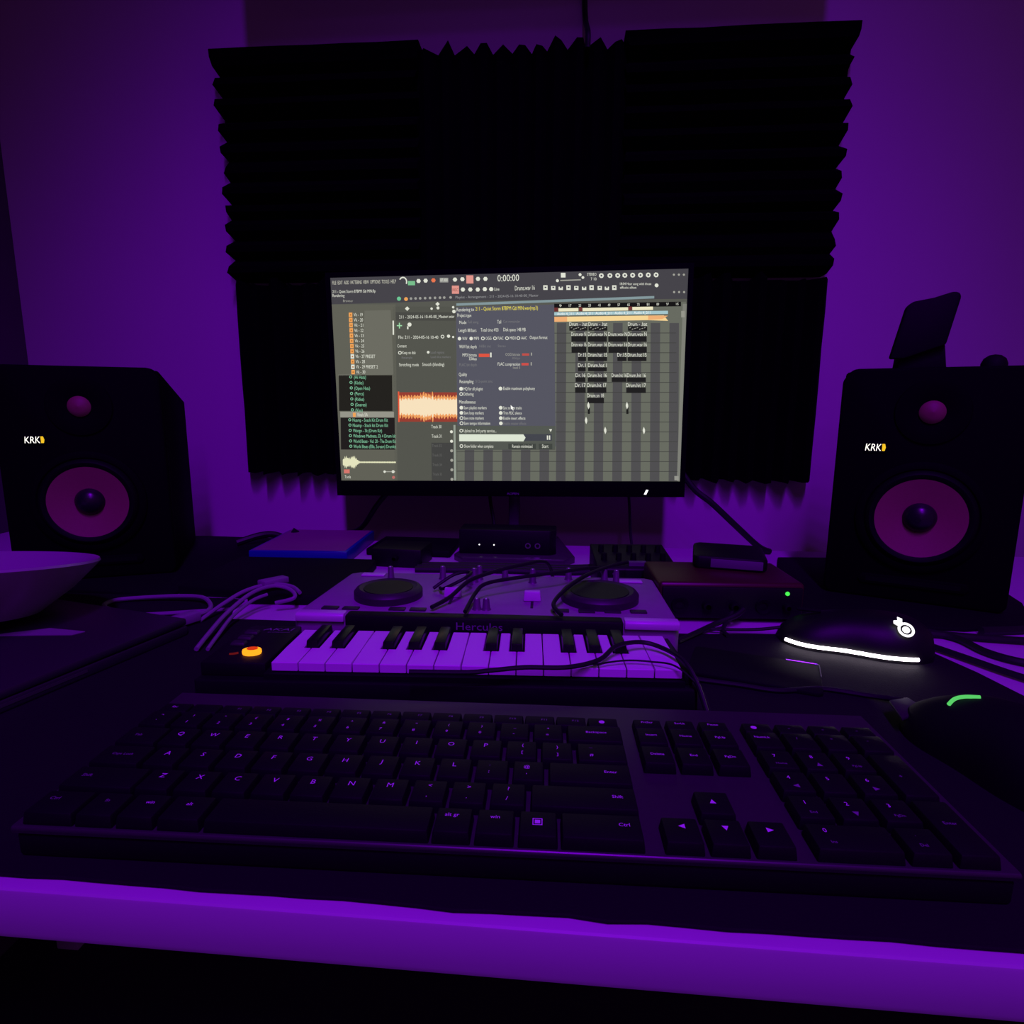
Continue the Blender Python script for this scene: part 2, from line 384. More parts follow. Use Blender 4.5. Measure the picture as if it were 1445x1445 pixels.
p.rect(556,432,645,677.5, (84,85,78), 1); p.rect(555.5,452,557.5,472, WH, 3); p.rect(560,440,645,452, (74,74,70), 2)
p.dot(565,421,3,(110,200,150)); p.dot(575,421.5,2.8,OR)
for x in (582,588.5,595,602,609,616,623,629,638): p.dot(x, 420.8-(x-582)*.03, 2, (158,158,152), 3, 6)
p.dot(576.5,435,3.2,WH,3,4); p.dot(619.5,428.5,3,WH,3,4); p.dot(611,435,1.8,WH); p.dot(620,434,2.2,WH); p.dot(642.5,439,2.6,WH); p.dot(641.5,433,1.8,WH)
p.text('211 - 2024-05-16 10-40-00_Master.wav', 565, 643, 446.8, 4.4, WH, dy=-1)
p.rect(564.5,455,566,463, (160,220,170), 3); p.rect(561.5,458.3,569,459.8, (160,220,170), 3); p.dot(579.5,457.5,3,WH); p.rect(576,460,578,464,WH,3)
p.text('File: 211 - 2024-05-16 10-40', 563.5, 620, 475.3, 4.4, WH); p.ring(626,474.5,2.6,WH); p.dot(634.5,473.8,2.4,WH); p.dot(641,475,1.6,WH)
p.text('Content', 562, 575, 487.6, 4.4, WH); p.ring(565.5,497.3,2.6,WH); p.text('Keep on disk', 569, 588, 497, 4.4, WH); p.dot(605.5,496.5,2,WH); p.text('Load regions', 609, 628, 496.5, 3.6, DM)
p.text('Resample', 568, 583, 504, 3.2, DM); p.text('Load slice markers', 609, 637, 503, 3.2, DM)
p.text('Stretching mode', 564, 592, 514, 4.6, WH); p.text('Smooth (blending)', 597, 628, 513.5, 4.6, WH)
p.rect(562,553,646.5,594.5, (152,62,50), 2)
rn = random.Random(3); ex = [562.5+k*.83 for k in range(101)]
er = [11+3.6*abs(math.sin(k*.62))+rn.uniform(0,3.4)+(4.5*rn.random() if 35 < k < 62 else 0) for k in range(101)]
for k in range(100): p.poly([(ex[k],573.5-er[k]),(ex[k+1],573.5-er[k+1]),(ex[k+1],573.5+er[k+1]),(ex[k],573.5+er[k])], (240,160,95), 3)
for k in range(100): p.poly([(ex[k],573.5-er[k]*.72),(ex[k+1],573.5-er[k+1]*.72),(ex[k+1],573.5+er[k+1]*.72),(ex[k],573.5+er[k]*.72)], (248,226,190), 4)
p.rect(562,552,564,595, (230,90,60), 5)
p.rect(608.5,624,641,677, (68,68,67), 2)
for k in range(6):
    y = 601.3+k*13.4; p.text('Track %d' % (30+k), 608.7+k*.3, 623, y, 4.6 if k < 2 else 3.8, WH if k < 2 else (100,100,98)); p.dot(637, y+7.2, 2.2, WH if k < 2 else GR, 3, 7)
p.rect(640,599,642.8,677, (150,158,146), 3)
p.done('sample_window')
p = Panel()                                                   # playlist
p.poly([(783,432),(969.5,425),(957.6,677.6),(641,677.6),(643,634),(783,634)], (104,107,97), 1)
for k in range(-5, 7):
    x = 787.5+k*26.4; y0 = 455 if k >= 0 else 632
    p.poly([(x,y0),(x+13.4,y0),(x+13.4-.018*(677-y0),677.4),(x-.018*(677-y0),677.4)], (80,79,81), 2)
for k in range(16): y = 469+k*13.9; x0 = 784 if y < 632 else 644; p.rect(x0, y, 955, y+.9, (66,66,64), 3, -.4)
p.poly([(965,428),(970.5,428),(958.5,677),(953.5,677)], (126,127,119), 3); p.rect(962.5,438,967.5,447, (150,150,140), 4)
p.rect(784,428,962.5,434.5, (24,22,24), 3, -3)
for k in range(13): p.text(str(9+8*k), 791+k*13.7, 794.5+k*13.7, 430.8-k*.22, 3.6, WH, 5)
p.rect(784,433.5,789.5,439, (110,50,50), 4); p.rect(790,434.5,818,439, (238,232,196), 4, -.5); p.rect(819,433,823.5,438.5, (120,56,54), 4); p.rect(824,434,888,438.5, (238,232,196), 4, -1); p.rect(888.5,432,893.5,437, (120,56,54), 4); p.rect(894,432.5,923,437, (238,232,196), 4, -.5)
p.rect(784,440,944,444.5, (165,198,204), 4, -2.2)
for k in range(5): p.text('Audio 4_211', 788+k*27, 811+k*27, 442-k*.4, 3.8, (250,250,245), 6)
p.poly([(784,446.5),(938,444.2),(944,452),(943,450.5),(784,453.5)], (246,214,150), 4); p.poly([(784,446.5),(802,446.2),(802,453.2),(784,453.5)], (240,176,118), 5); p.poly([(916,444.6),(944,444.8),(936,449.5),(916,450.6)], (240,176,118), 5)
def clip(x0, x1, yt, yb, t, sq=False):
    p.rect(x0, yt+3, x1, yb, (33,32,33), 4); p.text(t, x0, x1, yt, 5.4, WH, 6)
    if sq:
        for q in range(7): xx = x0+2+q*(x1-x0-3)/7; p.rect(xx, yt+5+(q*5 % 3), xx+2, yt+6+(q*5 % 3), GR, 6, -.6)
for x0, x1 in ((805,830.5),(832,858.5),(887.5,914.5)): clip(x0, x1, 456.5, 466, 'Drum - .hat', True)
for yt, yb, n in ((470.6,481.5,'N'),(485.3,497,'16')):
    for x0, x1 in ((807.7,828.6),(831,857.6),(859.6,886),(887,913.6)): clip(x0, x1, yt, yb, 'Drum.wav '+n)
for x0, x1 in ((817,828),(830.6,857.6),(872,885),(886.5,913)): clip(x0, x1, 499.8, 508.5, 'Dr.15' if x1-x0 < 16 else 'Drum.hat 15')
for x0, x1 in ((816.5,827.3),(830.6,857)): clip(x0, x1, 514.4, 523, 'Dr.1' if x1-x0 < 16 else 'Drum.hat 1')
for x0, x1 in ((813,826.7),(830,857),(863.7,884.6),(885.3,911.7)): clip(x0, x1, 528.5, 538, 'Dr.16' if x1-x0 < 16 else 'Drum.hit 16')
for x0, x1 in ((812,827),(829.2,856),(884,911.5)): clip(x0, x1, 542.5, 553.5, 'Dr.17' if x1-x0 < 16 else 'Drum.hit 17')
clip(829,852.5,557,568,'Drum.sn 18')
for x, y, d in ((830.5,571,1),(884.7,571,1),(827,592,0),(853.7,606,0),(908,606,0)):
    if d: p.rect(x-1, y+3, x+2, y+12, (30,30,30), 4)
    p.poly([(x-1.6,y-1),(x,y-5),(x+1.6,y-1),(x+1.6,y+2),(x,y+5.5),(x-1.6,y+1)], WH, 5)
p.rect(950,670,956,676, (150,150,142), 5)
p.done('playlist')
p = Panel()                                                   # render dialogue
p.rect(645.5,433,784,633, (86,86,98), 5, -4)
p.poly([(645.5,600),(784,600),(783,633),(645.5,634)], (84,88,82), 6)
L = 8
p.text('Rendering to', 646.5, 671, 436.5, 5, WH, L, -.6); p.text('211 - Quiet Storm 87BPM G# MIN.wav(mp3)', 673, 761, 435.2, 5.4, YE, L, -1.6)
p.text('Project type', 647.5, 667, 444.3, 4.8, WH, L); p.text('Mode', 650, 660, 454.4, 4.6, WH, L); p.text('Full song', 662, 677, 453.8, 3.8, DM, L); p.text('Tail', 703.5, 709, 453.5, 5, WH, L); p.text('Cut remainder', 712, 736, 453, 3.6, DM, L)
p.text('Length 88 bars', 649, 674, 465.5, 4.8, WH, L); p.text("Total time 4'03", 680, 705, 464.9, 4.8, WH, L); p.text('Disk space 148 MB', 712, 743.5, 464.4, 4.8, WH, L)
for x, t, w, fl in ((650,'WAV',7,1),(666.5,'MP3',7,1),(683,'OGG',8,0),(700,'FLAC',8,0),(717,'MIDI',8,0),(733,'AAC',8,0)):
    (p.dot if fl else p.ring)(x, 477.3-(x-650)*.01, 2.6, WH, L); p.text(t, x+4, x+4+w, 477.1-(x-650)*.012, 4.4, WH, L)
p.text('Output format', 749, 774, 475.4, 4.6, WH, L)
p.text('WAV bit depth', 649.5, 674, 488.5, 4.8, WH, L); p.text('16Bit int', 678, 694, 487.8, 3.8, DM, L); p.text('Stereo', 704, 715, 487.5, 3.6, DM, L)
p.text('MP3 bitrate', 654, 674, 500.3, 4.6, WH, L); p.text('320kbps', 663, 674, 505.6, 4, WH, L); p.rect(677,498.5,692,503.2, (225,85,65), L); p.rect(693,497,695,503.6, WH, L)
p.text('OGG bitrate', 714.5, 735, 499.4, 4, GR, L); p.text('80kbps', 724, 735, 504.6, 3.4, DM, L); p.rect(738,498,748,501.2, (190,80,74), L); p.rect(750.5,497,752,501, GR, L)
p.text('FLAC bit depth', 649.5, 674, 514, 4.2, DM, L); p.text('FLAC compression', 703.5, 735, 513, 4.4, WH, L); p.rect(737,511.5,747,515, (205,80,74), L); p.rect(750,510.5,751.5,515, GR, L); p.text('level 5', 725, 735, 518, 3.4, GR, L)
p.text('Quality', 648.5, 660, 527.6, 5, WH, L); p.text('Resampling', 649.5, 669, 537.6, 4.8, WH, L); p.text('512-point sinc', 672, 696, 537.2, 3.8, DM, L)
p.dot(651.5,548,2.8,WH,L); p.text('HQ for all plugins', 655, 682, 547.8, 4.6, WH, L); p.dot(707,547.6,2.8,WH,L); p.text('Enable maximum polyphony', 711, 755.5, 547.2, 4.4, WH, L)
p.ring(651.5,555.4,2.6,WH,L); p.text('Dithering', 655, 669, 555.3, 4.6, WH, L); p.text('Miscellaneous', 648.5, 671.5, 566.3, 4.8, WH, L)
for k, (a, wa, b_, wb) in enumerate((('Save playlist markers',32,'Sync to host tracks',26),('Save loop markers',28,'Trim PDC silence',26),('Save note markers',28,'Enable insert effects',31),('Save tempo information',37,'Enable master effects',32))):
    y = 574.6+k*7.3; (p.dot if k < 2 else p.ring)(651.5, y, 2.7, WH, L); p.text(a, 655, 655+wa, y-.1, 4.4, WH, L); p.dot(707, y, 2.7, WH, L); p.text(b_, 710.5, 710.5+wb, y, 4.2, WH if k < 3 else DM, L)
p.ring(651,607,2.6,WH,L); p.text('Upload to 3rd party service...', 654.5, 700.5, 607, 4.6, WH, L); p.poly([(774.8,604.5),(779,604.5),(777,608.5)], WH, L)
p.rect(738,611.5,778.5,621, (68,70,78), 7); p.poly([(648,612),(738.5,612),(741.5,616.5),(738.5,621.8),(648,621.8)], (222,230,212), L); p.rect(771.5,613.5,773.2,619.5, WH, L); p.rect(774.5,613.5,776.2,619.5, WH, L)
p.ring(651,628.6,2.6,WH,L); p.text('Show folder when complete', 655, 696, 628.6, 4.4, WH, L); p.rect(717,625,756,633, (66,70,66), 7); p.rect(760,625,779,633, (66,70,66), 7)
p.text('Remain minimized', 722.5, 751, 628.6, 4.6, WH, L); p.text('Start', 764.5, 773.5, 628.4, 5, WH, L)
p.poly([(721,570.8),(725.8,574.8),(724,575.2),(725.2,578),(724.2,578.5),(722.8,575.8),(721.4,577)], (250,250,245), 10)
p.done('render_dialogue')

# ================================================================== COMPUTER KEYBOARD
U = 19.05
kb = thing('computer_keyboard', 'full size black computer keyboard with a dark grey deck and printed keys', 'keyboard', (-209.6, 295.0, 2.0), math.radians(1.49))
G().box(-1.86*U, 20.91*U, -3.66*U, 3.06*U, 0, 12.5).obj('underside', BLKM, kb, bevel=2)
g = G(); g.prism([(-3.70*U, 12.5), (3.1*U, 12.5), (3.12*U, 13.5), (3.12*U, 15), (3.08*U, 16), (-3.65*U, 16), (-3.68*U, 15.85), (-3.705*U, 15.5), (-3.72*U, 15), (-3.725*U, 14.4)], -1.9*U, 20.95*U, 'x')
g.obj('deck', DECK, kb, angle=20)
_kc = {}
def key(x0, x1, yc, h=.86, zt=22.0, prints=(), xl=None):
    """keycap spanning x0..x1 (key units) around row centre yc; prints: (text, x, y, cap height mm[, worn])"""
    w = round((x1-x0)*U, 2); d = round(h*U, 2)
    if (w, d, zt) not in _kc:
        gg = G(); gg.frustum(-w/2-.5, w/2+.5, -d/2-.5, d/2+.5, 15.9, zt, .8); _kc[(w, d, zt)] = gg.mesh('key', KEYC, bevel=.7, seg=2)
    k = inst('key', _kc[(w, d, zt)], kb, ((x0+x1)/2*U, yc*U, 0))
    for pr in prints:
        t, lx, ly, ch = pr[:4]; m = LEGD if len(pr) > 4 else LEG
        gg = G(); ox = (lx-(x0+x1)/2)*U; oy = (ly-yc)*U
        if t == '<<': gg.add([(ox-1.6,oy,zt+.08),(ox+1.4,oy-1.5,zt+.08),(ox+1.4,oy+1.5,zt+.08)],[(0,1,2)])
        elif t == '>>': gg.add([(ox+1.6,oy,zt+.08),(ox-1.4,oy+1.5,zt+.08),(ox-1.4,oy-1.5,zt+.08)],[(0,1,2)])
        elif t == '^^': gg.add([(ox,oy+1.6,zt+.08),(ox-1.5,oy-1.4,zt+.08),(ox+1.5,oy-1.4,zt+.08)],[(0,1,2)])
        elif t == 'vv': gg.add([(ox,oy-1.6,zt+.08),(ox+1.5,oy+1.4,zt+.08),(ox-1.5,oy+1.4,zt+.08)],[(0,1,2)])
        elif t == 'oo': gg.lathe([(0, zt+.08), (1.7, zt+.08), (1.7, zt+.02)], (ox, oy, 0), 12)
        elif t == '[]':
            for q in ((-2.2,2.2,1.8,2.2),(-2.2,2.2,-2.2,-1.8),(-2.2,-1.8,-1.8,1.8),(1.8,2.2,-1.8,1.8),(-1.2,1.2,-1.2,1.2)): gg.add([(ox+q[0],oy+q[2],zt+.08),(ox+q[1],oy+q[2],zt+.08),(ox+q[1],oy+q[3],zt+.08),(ox+q[0],oy+q[3],zt+.08)],[(0,1,2,3)])
        else: put_text(gg, t, ox, oy-ch/2, ch, 'z', zt+.08, center=True)
        gg.obj('key_print', m, k, smooth=False)
R_F, R_N, R_Q, R_A, R_Z, R_B = 1.62, .87, -.13, -1.13, -2.15, -3.19
fn = ['Esc', '', 'F1', 'F2', 'F3', 'F4', 'F5', 'F6', 'F7', 'F8', 'F9', 'F10', 'F11', 'F12', 'oo']
for k in range(15):
    x0 = -1.66+k*.974; key(x0+.03, x0+.94, R_F, .52, 21.0, [(fn[k], x0+(.62 if 0 < k < 14 else .45), R_F+(.02 if k < 14 else .0), 1.9) + ((1,) if 0 < k < 14 else ())] if fn[k] else [])
num = [('`', '¬'), ('1', '!'), ('2', '"'), ('3', '£'), ('4', '$'), ('5', '%'), ('6', '^'), ('7', '&'), ('8', '*'), ('9', '('), ('0', ')'), ('-', '_'), ('=', '+')]
for k, (a, b_) in enumerate(num): x = -1.25+k; key(x-.41, x+.45, R_N, prints=[(a, x, R_N-.19, 2.3), (b_, x+.02, R_N+.16, 2.1)])
key(11.35, 12.95, R_N, prints=[('Backspace', 12.2, R_N+.05, 2.0)])
key(-1.66, -.5, R_Q, prints=[('Tab', -1.21, R_Q+.0, 2.0, 1)])
for k, c in enumerate('QWERTYUIOP'): key(k-.41, k+.45, R_Q, prints=[(c, k, R_Q+.13, 3.3)])
key(9.59, 10.45, R_Q, prints=[('{', 10.05, R_Q+.2, 2.4), ('[', 10.05, R_Q-.15, 2.4)]); key(10.59, 11.45, R_Q, prints=[('}', 11.03, R_Q+.16, 2.4), (']', 11.03, R_Q-.19, 2.4)])
key(11.6, 12.95, R_Q, prints=[('~', 11.98, R_Q+.2, 2.2, 1), ('#', 11.98, R_Q-.16, 2.4)])
key(-1.66, -.3, R_A, prints=[('Caps Lock', -.98, R_A+.02, 1.9, 1)])
for k, c in enumerate('ASDFGHJKL'): key(k+.25-.41, k+.25+.45, R_A, prints=[(c, k+.25, R_A+.13, 3.3)])
key(8.84, 9.7, R_A, prints=[(':', 9.2, R_A+.18, 2.2, 1), (';', 9.2, R_A-.1, 2.4)]); key(9.84, 10.65, R_A, prints=[('@', 10.2, R_A+.16, 2.4), ("'", 10.2, R_A-.2, 2.4)])
key(10.8, 12.95, R_A, prints=[('Enter', 12.43, R_A+.07, 2.1)])
key(-1.66, .25, R_Z, prints=[('Shift', -1.22, R_Z+.04, 2.1, 1)])
for k, c in enumerate('ZXCVBNM'): key(k+.75-.41, k+.75+.45, R_Z, prints=[(c, k+.75, R_Z+.15, 3.3)])
for k, (a, b_) in enumerate((('<', ','), ('>', '.'), ('?', '/'))): x = 7.75+k; key(x-.41, x+.45, R_Z, prints=[(a, x+.02, R_Z+.2, 2.6), (b_, x, R_Z-.18, 2.6)])
key(10.35, 12.95, R_Z, prints=[('Shift', 12.49, R_Z+.06, 2.1)])
for x0, x1, t, lx, wn in ((-1.66,-.47,'Ctrl',-1.3,1),(-.37,.5,'fn',.04,1),(.63,1.5,'win',1.12,0),(1.63,2.62,'alt',2.11,0)): key(x0, x1, R_B, prints=[((t, lx, R_B+.13, 2.1) + ((1,) if wn else ()))])
key(2.75, 8.02, R_B)
key(8.12, 8.97, R_B, prints=[('alt gr', 8.5, R_B+.17, 2.2)]); key(9.1, 9.97, R_B, prints=[('win', 9.52, R_B+.16, 2.2)]); key(10.1, 10.97, R_B, prints=[('[]', 10.52, R_B+.05, 2.2)]); key(11.08, 12.93, R_B, prints=[('Ctrl', 12.53, R_B+.08, 2.2)])
for r, h, zt, names in ((R_F,.52,21.,('PrtScr','ScrLk','Pause')),(R_N,.86,22.,('Insert','Home','PgUp')),(R_Q,.86,22.,('Delete','End','PgDn'))):
    for k, t in enumerate(names): x = 13.8+k; key(x-.39, x+.45, r, h, zt, prints=[(t, x+.02, r+(.08 if r == R_F else .02), 1.9)])
key(14.41, 15.25, R_Z, prints=[('^^', 14.8, R_Z+.03, 2)])
for k, t in enumerate(('<<', 'vv', '>>')): key(13.41+k, 14.25+k, R_B, prints=[(t, 13.85+k, R_B+.12, 2)])
for k in range(4): x = 17.08+k; key(x-.36, x+.48, R_F, .52, 21., prints=[('oo', x-.05, R_F, 2)] if k == 0 else [('=', x, R_F, 1.6, 1)])
for k, t in enumerate(('NumLk', '/', '*', '-')): x = 17.08+k; key(x-.36, x+.48, R_N, prints=[(t, x-.02, R_N+.12, 2.0 if k == 0 else 2.4) + (() if k == 0 else (1,))])
for r, ns in ((R_Q, (('7','Home'),('8','^^'),('9','PgUp'))), (R_A, (('4','<<'),('5',''),('6','>>'))), (R_Z, (('1','End'),('2','vv'),('3','PgDn')))):
    for k, (t, s_) in enumerate(ns): x = 17.08+k; key(x-.36, x+.48, r, prints=[(t, x-.02, r+.16, 2.5)] + ([(s_, x+.05, r-.2, 1.6, 1)] if s_ else []))
key(16.72, 18.56, R_B, prints=[('0', 17.1, R_B+.2, 2.5), ('Ins', 17.15, R_B-.17, 1.7, 1)]); key(18.72, 19.56, R_B, prints=[('.', 19.08, R_B+.2, 2.5, 1), ('Del', 19.1, R_B-.15, 1.7, 1)])
key(19.72, 20.56, (R_Q+R_A)/2, 1.86, prints=[('+', 20.05, R_A+.4, 2.4, 1)]); key(19.72, 20.56, (R_Z+R_B)/2, 1.9, prints=[('Enter', 20.15, R_Z-.4, 1.9, 1)])

# ================================================================== MINI PIANO KEYBOARD
pk = thing('midi_keyboard', 'small black piano keyboard controller with 25 keys and a glowing orange button', 'midi keyboard', (-199, 379, 2), math.radians(3.0))
g = G(); g.prism([(-51,-7),(292,-7),(294,-5),(291,60),(286,74),(-46,74),(-50,60),(-52,-5)], 0, 17); g.obj('body', BLK, pk, bevel=1.5)
G().prism([(-50,0),(-4,0),(-4,64),(-6,73),(-44,73),(-49,62)], 17, 27).obj('control_panel', BLK, pk, bevel=1)
G().box(-4, 286, 63.5, 72, 17, 23).obj('rear_rail', BLK, pk, bevel=1.5)
G().prism([(285.2,0),(291,0),(288,63),(285.2,63)], 17, 26).obj('end_cheek', BLK, pk, bevel=.6)
G().box(-4, 285.2, -4, 63, 17, 21).obj('key_bed', BLKM, pk)
wp = 284/15
def wkey(l, r, seam):
    gg = G(); a = .35; b = wp-.35; y1 = 26.6
    gg.prism([(a,0),(b,0),(b,y1),(b-r,y1),(b-r,62.5),(a+l,62.5),(a+l,y1),(a,y1)], 21.5, 28); return gg.mesh('white_key', PWHITE, bevel=.45, seg=1)
hw = 5.2; shp = {}
order = 'CDEFGAB'*2+'C'; lr = {'C':(0,1),'D':(1,1),'E':(1,0),'F':(0,1),'G':(1,1),'A':(1,1),'B':(1,0)}
for k, c in enumerate(order):
    l, r = lr[c]
    if k == 14: r = 0
    kk = (l, r)
    if kk not in shp: shp[kk] = wkey(hw*l+.2*l, hw*r+.2*r, 0)
    inst('white_key', shp[kk], pk, (k*wp, 0, 0))
bm_ = G().frustum(-hw, hw, 0, 36, 20, 33, 1.2).mesh('black_key', PBLACK, bevel=.8)
for k, c in enumerate(order[:-1]):
    if c in 'CDFGA': inst('black_key', bm_, pk, ((k+1)*wp, 27, 0))
bt = G().prism([(-20.5+8*math.cos(2*PI*k/16)*.85, 16+5.4*math.sin(2*PI*k/16)) for k in range(16)], 27, 30.5); bto = bt.obj('lit_button', LEDO, pk, bevel=.8)
G().prism([(-20.5+8*math.cos(2*PI*k/12)*.5, 17+5.4*math.sin(2*PI*k/12)*.55) for k in range(12)], 30.5, 30.9).obj('button_top', LEDR, bto)
G().tube([(-36,14,27.2),(-33,14.4,27.4),(-30.5,16,27.4)], .9, 6).obj('button_light', LEDDR, pk)
for k in range(3): G().frustum(-44, -33, 30+k*11, 37+k*11, 27, 29, .8).obj('button', DGREY, pk, bevel=.4)
tx = G(); put_text(tx, 'AKAI', -33, 62, 5, 'z', 27.1, width=24, italic=.15); tx.obj('brand_name', LEGD, pk, smooth=False)
tx = G(); put_text(tx, 'professional', -27, 57.5, 1.8, 'z', 27.1, width=17); tx.obj('brand_name', LEGD, pk, smooth=False)
tag(G().tube([(-98,367,33),(-60,372,32),(-45,374,33),(-22,379,34),(6,382,34),(28,394,35),(41,410,39),(60,424,37),(75,419,35),(86,400,34),(93,385,24),(99,368,6),(106,360,5)], 1.7).obj('cable', BCABLE), 'black cable looped over the high keys of the small piano keyboard', 'cable')
tag(G().tube([(24,389,33.4),(45,398,33.4),(64,398,33.4),(80,391,33.4),(96,384,20),(102,378,4)], .7).obj('thin_cable', BCABLE), 'thin dark cord lying on the high keys of the small piano keyboard', 'cable')

# ================================================================== DJ CONTROLLER
dj = thing('dj_controller', 'silver two deck DJ controller with jog wheels behind the small piano keyboard', 'dj controller', (-60, 469, 0), math.radians(1.6))
g = G(); g.prism([(-162,4),(-158,0),(154,0),(158,4),(158,128),(150,134),(-146,134),(-154,128)], 6, 34); g.obj('body', SILVER, dj, bevel=2.5)
G().box(-140, 140, 20, 120, 0, 6).obj('base', BLK, dj)
G().prism([(-3,29),(-3,34.5),(-1,36),(8,36),(8,29)], -159, -118, 'x').obj('front_lip', LIP, dj, bevel=1)
G().prism([(-3,29),(-3,34.5),(-1,36),(8,36),(8,29)], 113, 157, 'x').obj('front_lip', LIP, dj, bevel=1)
fs_ = G().box(-117, 112, -3.5, 10, 10, 35.5).obj('front_strip', BLK, dj, bevel=2)
put_text(G(), 'Hercules', -5, 25.5, 6.5, 'y', -3.7, width=38, center=True).obj('brand_name', LEGD, fs_, smooth=False)
def jog(x, y, r):
    j = G().lathe([(r+2,34),(r+2,40),(r,42.5),(r-3,43.5),(r-6,42),(0,42)], (x, y, 0), 48).obj('jog_wheel', DGREY, dj)
    G().lathe([(0,42.6),(r-7,42.6),(r-6.5,42)], (x, y, 0), 40).obj('platter', BLK, j)
jog(-95, 55, 29); jog(98, 60, 33)
def knob(x, y, h=13, r=3.4):
    k = G().lathe([(r+1,34),(r,35.5),(r*.8,34+h-1),(r*.6,34+h),(0,34+h)], (x, y, 0), 16).obj('knob', KNOB, dj)
    G().box(x-.5, x+.5, y-r*.9, y, 34+h, 34+h+.3).obj('pointer', LEG, k)
for x, y, h in ((-107,110,13),(-55,115,13),(-26,96,14),(-22,106,14),(-18,116,14),(8,117,12),(36,108,14),(72,122,12),(108,120,12),(118,106,15),(-10,24,10),(-2,24,10)): knob(x, y, h)
for x, y in ((-36,58),(37,52)):
    G().box(x-1.2, x+1.2, y-22, y+22, 34, 34.4).obj('fader_slot', BLK, dj)
    G().frustum(x-8, x+8, y-4.5, y+4.5, 34.4, 43, 1).obj('fader_cap', LIP, dj, bevel=.8)
for x, y in ((-78,18),(-60,18),(62,24),(84,24),(106,25),(128,26),(-118,17),(-136,17)): G().box(x-7, x+7, y-3.5, y+3.5, 34, 35.4).obj('button', DGREY, dj, bevel=.5)
for x, y in ((-128,122),(133,118)): G().box(x-12, x+12, y-5, y+5, 34, 35.6).obj('side_plate', LIP, dj, bevel=.5)
tag(G().tube([(-108,482,38),(-96,502,41),(-82,524,50),(-62,546,53),(-38,566,55),(-14,596,50),(-6,640,14)], 1.9).obj('cable', BCABLE), 'black cable across the DJ controller beside the first fader', 'cable')
tag(G().tube([(-78,474,38),(-74,505,44),(-66,520,49),(-40,538,50),(0,562,50),(38,600,45),(48,640,20)], 1.8).obj('cable', BCABLE), 'black cable running over the middle knobs of the DJ controller', 'cable')
tag(G().tube([(2,474,38),(-5,490,42),(6,516,48),(24,552,50),(52,606,46),(74,655,38)], 1.9).obj('cable', BCABLE), 'black cable over the DJ controller beside the wider jog wheel', 'cable')
tag(G().tube([(-118,536,38),(-100,546,49),(-84,545,52),(-88,530,50),(-106,527,41),(-112,538,38)], 1.6).obj('cable', BCABLE), 'small black cable loop around the pale fader cap', 'cable')

# ================================================================== SPEAKERS
def speaker(loc, rz, label, W_=164., H_=244., D_=190.):
    s = thing('speaker', label, 'speaker', loc, rz, None)
    h = W_/2
    c = G(); f0, f1 = 10, D_
    c.add([(-h+2,f0,0),(h-2,f0,0),(h-2,f0,H_-2),(-h+2,f0,H_-2),(-h+8,f1,0),(h-8,f1,0),(h-8,f1,H_-36),(-h+8,f1,H_-36)],
          [(0,1,2,3),(7,6,5,4),(0,4,5,1),(1,5,6,2),(2,6,7,3),(3,7,4,0)])
    c.obj('cabinet', SPK, s, bevel=4, seg=3)
    b = G(); pl = [(-h+5,0),(h-5,0),(h,6),(h,H_-12),(h-8,H_-1),(h-14,H_),(-h+14,H_),(-h+8,H_-1),(-h,H_-12),(-h,6)]
    b.prism(pl, 0, 14, 'y'); b.obj('baffle', SPK, s, bevel=3, seg=3)
    zw, zt = 91.5, 199.5
    wo = G().lathe([(58,0),(58,3),(55,5),(51,5),(49.5,3)], (0,0,zw), 56, 'y').obj('woofer_ring', SPK, s)
    G().lathe([(50,2.5),(48,7),(45.5,8.6),(42.5,8),(40,6.4)], (0,0,zw), 56, 'y').obj('surround', SURR, wo)
    G().lathe([(40.6,6.8),(34,5),(24,2.6),(13,.6)], (0,0,zw), 56, 'y').obj('woofer_cone', CONE, s)
    G().lathe([(15.4,1),(14,5),(10,8.6),(5,10.4),(0,11)], (0,0,zw), 32, 'y').obj('dust_cap', CAPB, s)
    tw = G().lathe([(33,0),(32,1.6),(26,2.2),(17,.8),(12.5,-.0)], (0,-.4,zt), 48, 'y').obj('tweeter_waveguide', SPK, s)
    G().lathe([(11.6,1.4),(10,3.4),(6,5.6),(0,6.6)], (0,0,zt), 28, 'y').obj('tweeter_dome', TWEET, tw)
    po = G().prism([(-46,16),(46,16),(50,21),(46,27),(-46,27),(-50,21)], -2.2, .2, 'y').obj('port_lip', SPK, s, bevel=.8)
    G().box(-42, 42, -2.4, -2.0, 19, 24).obj('port_slot', SURR, po)
    lg = G().box(-56.5, -35.5, -.8, .2, 156.5, 169.5).obj('badge', SPK, s, bevel=.3)
    put_text(G(), 'KRK', -55.2, 159.1, 7.4, 'y', -1.0, width=14.5, italic=.12).obj('badge_letters', LOGOW, lg, smooth=False)
    G().prism([(-40,159.1),(-37.4,159.1),(-36.6,162.8),(-37.6,166.5),(-40,166.5)], -1.0, -.85, 'y').obj('badge_stripe', LOGOY, lg, smooth=False)
    return s
speaker((370.5, 648.5, 4), math.radians(-24), 'black studio speaker with a glowing badge and a black stand on top')
speaker((-541.8, 643.7, 4), math.radians(23.4), 'black studio speaker with a glowing badge behind the white bowl')

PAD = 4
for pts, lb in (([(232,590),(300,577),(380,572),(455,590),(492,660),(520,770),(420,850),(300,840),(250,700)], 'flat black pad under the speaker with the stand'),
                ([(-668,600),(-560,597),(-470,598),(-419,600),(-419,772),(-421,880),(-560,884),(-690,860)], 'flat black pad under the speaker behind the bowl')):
    tag(G().prism(pts, 0, PAD).obj('speaker_pad', BLKM, bevel=1.5), lb, 'pad')

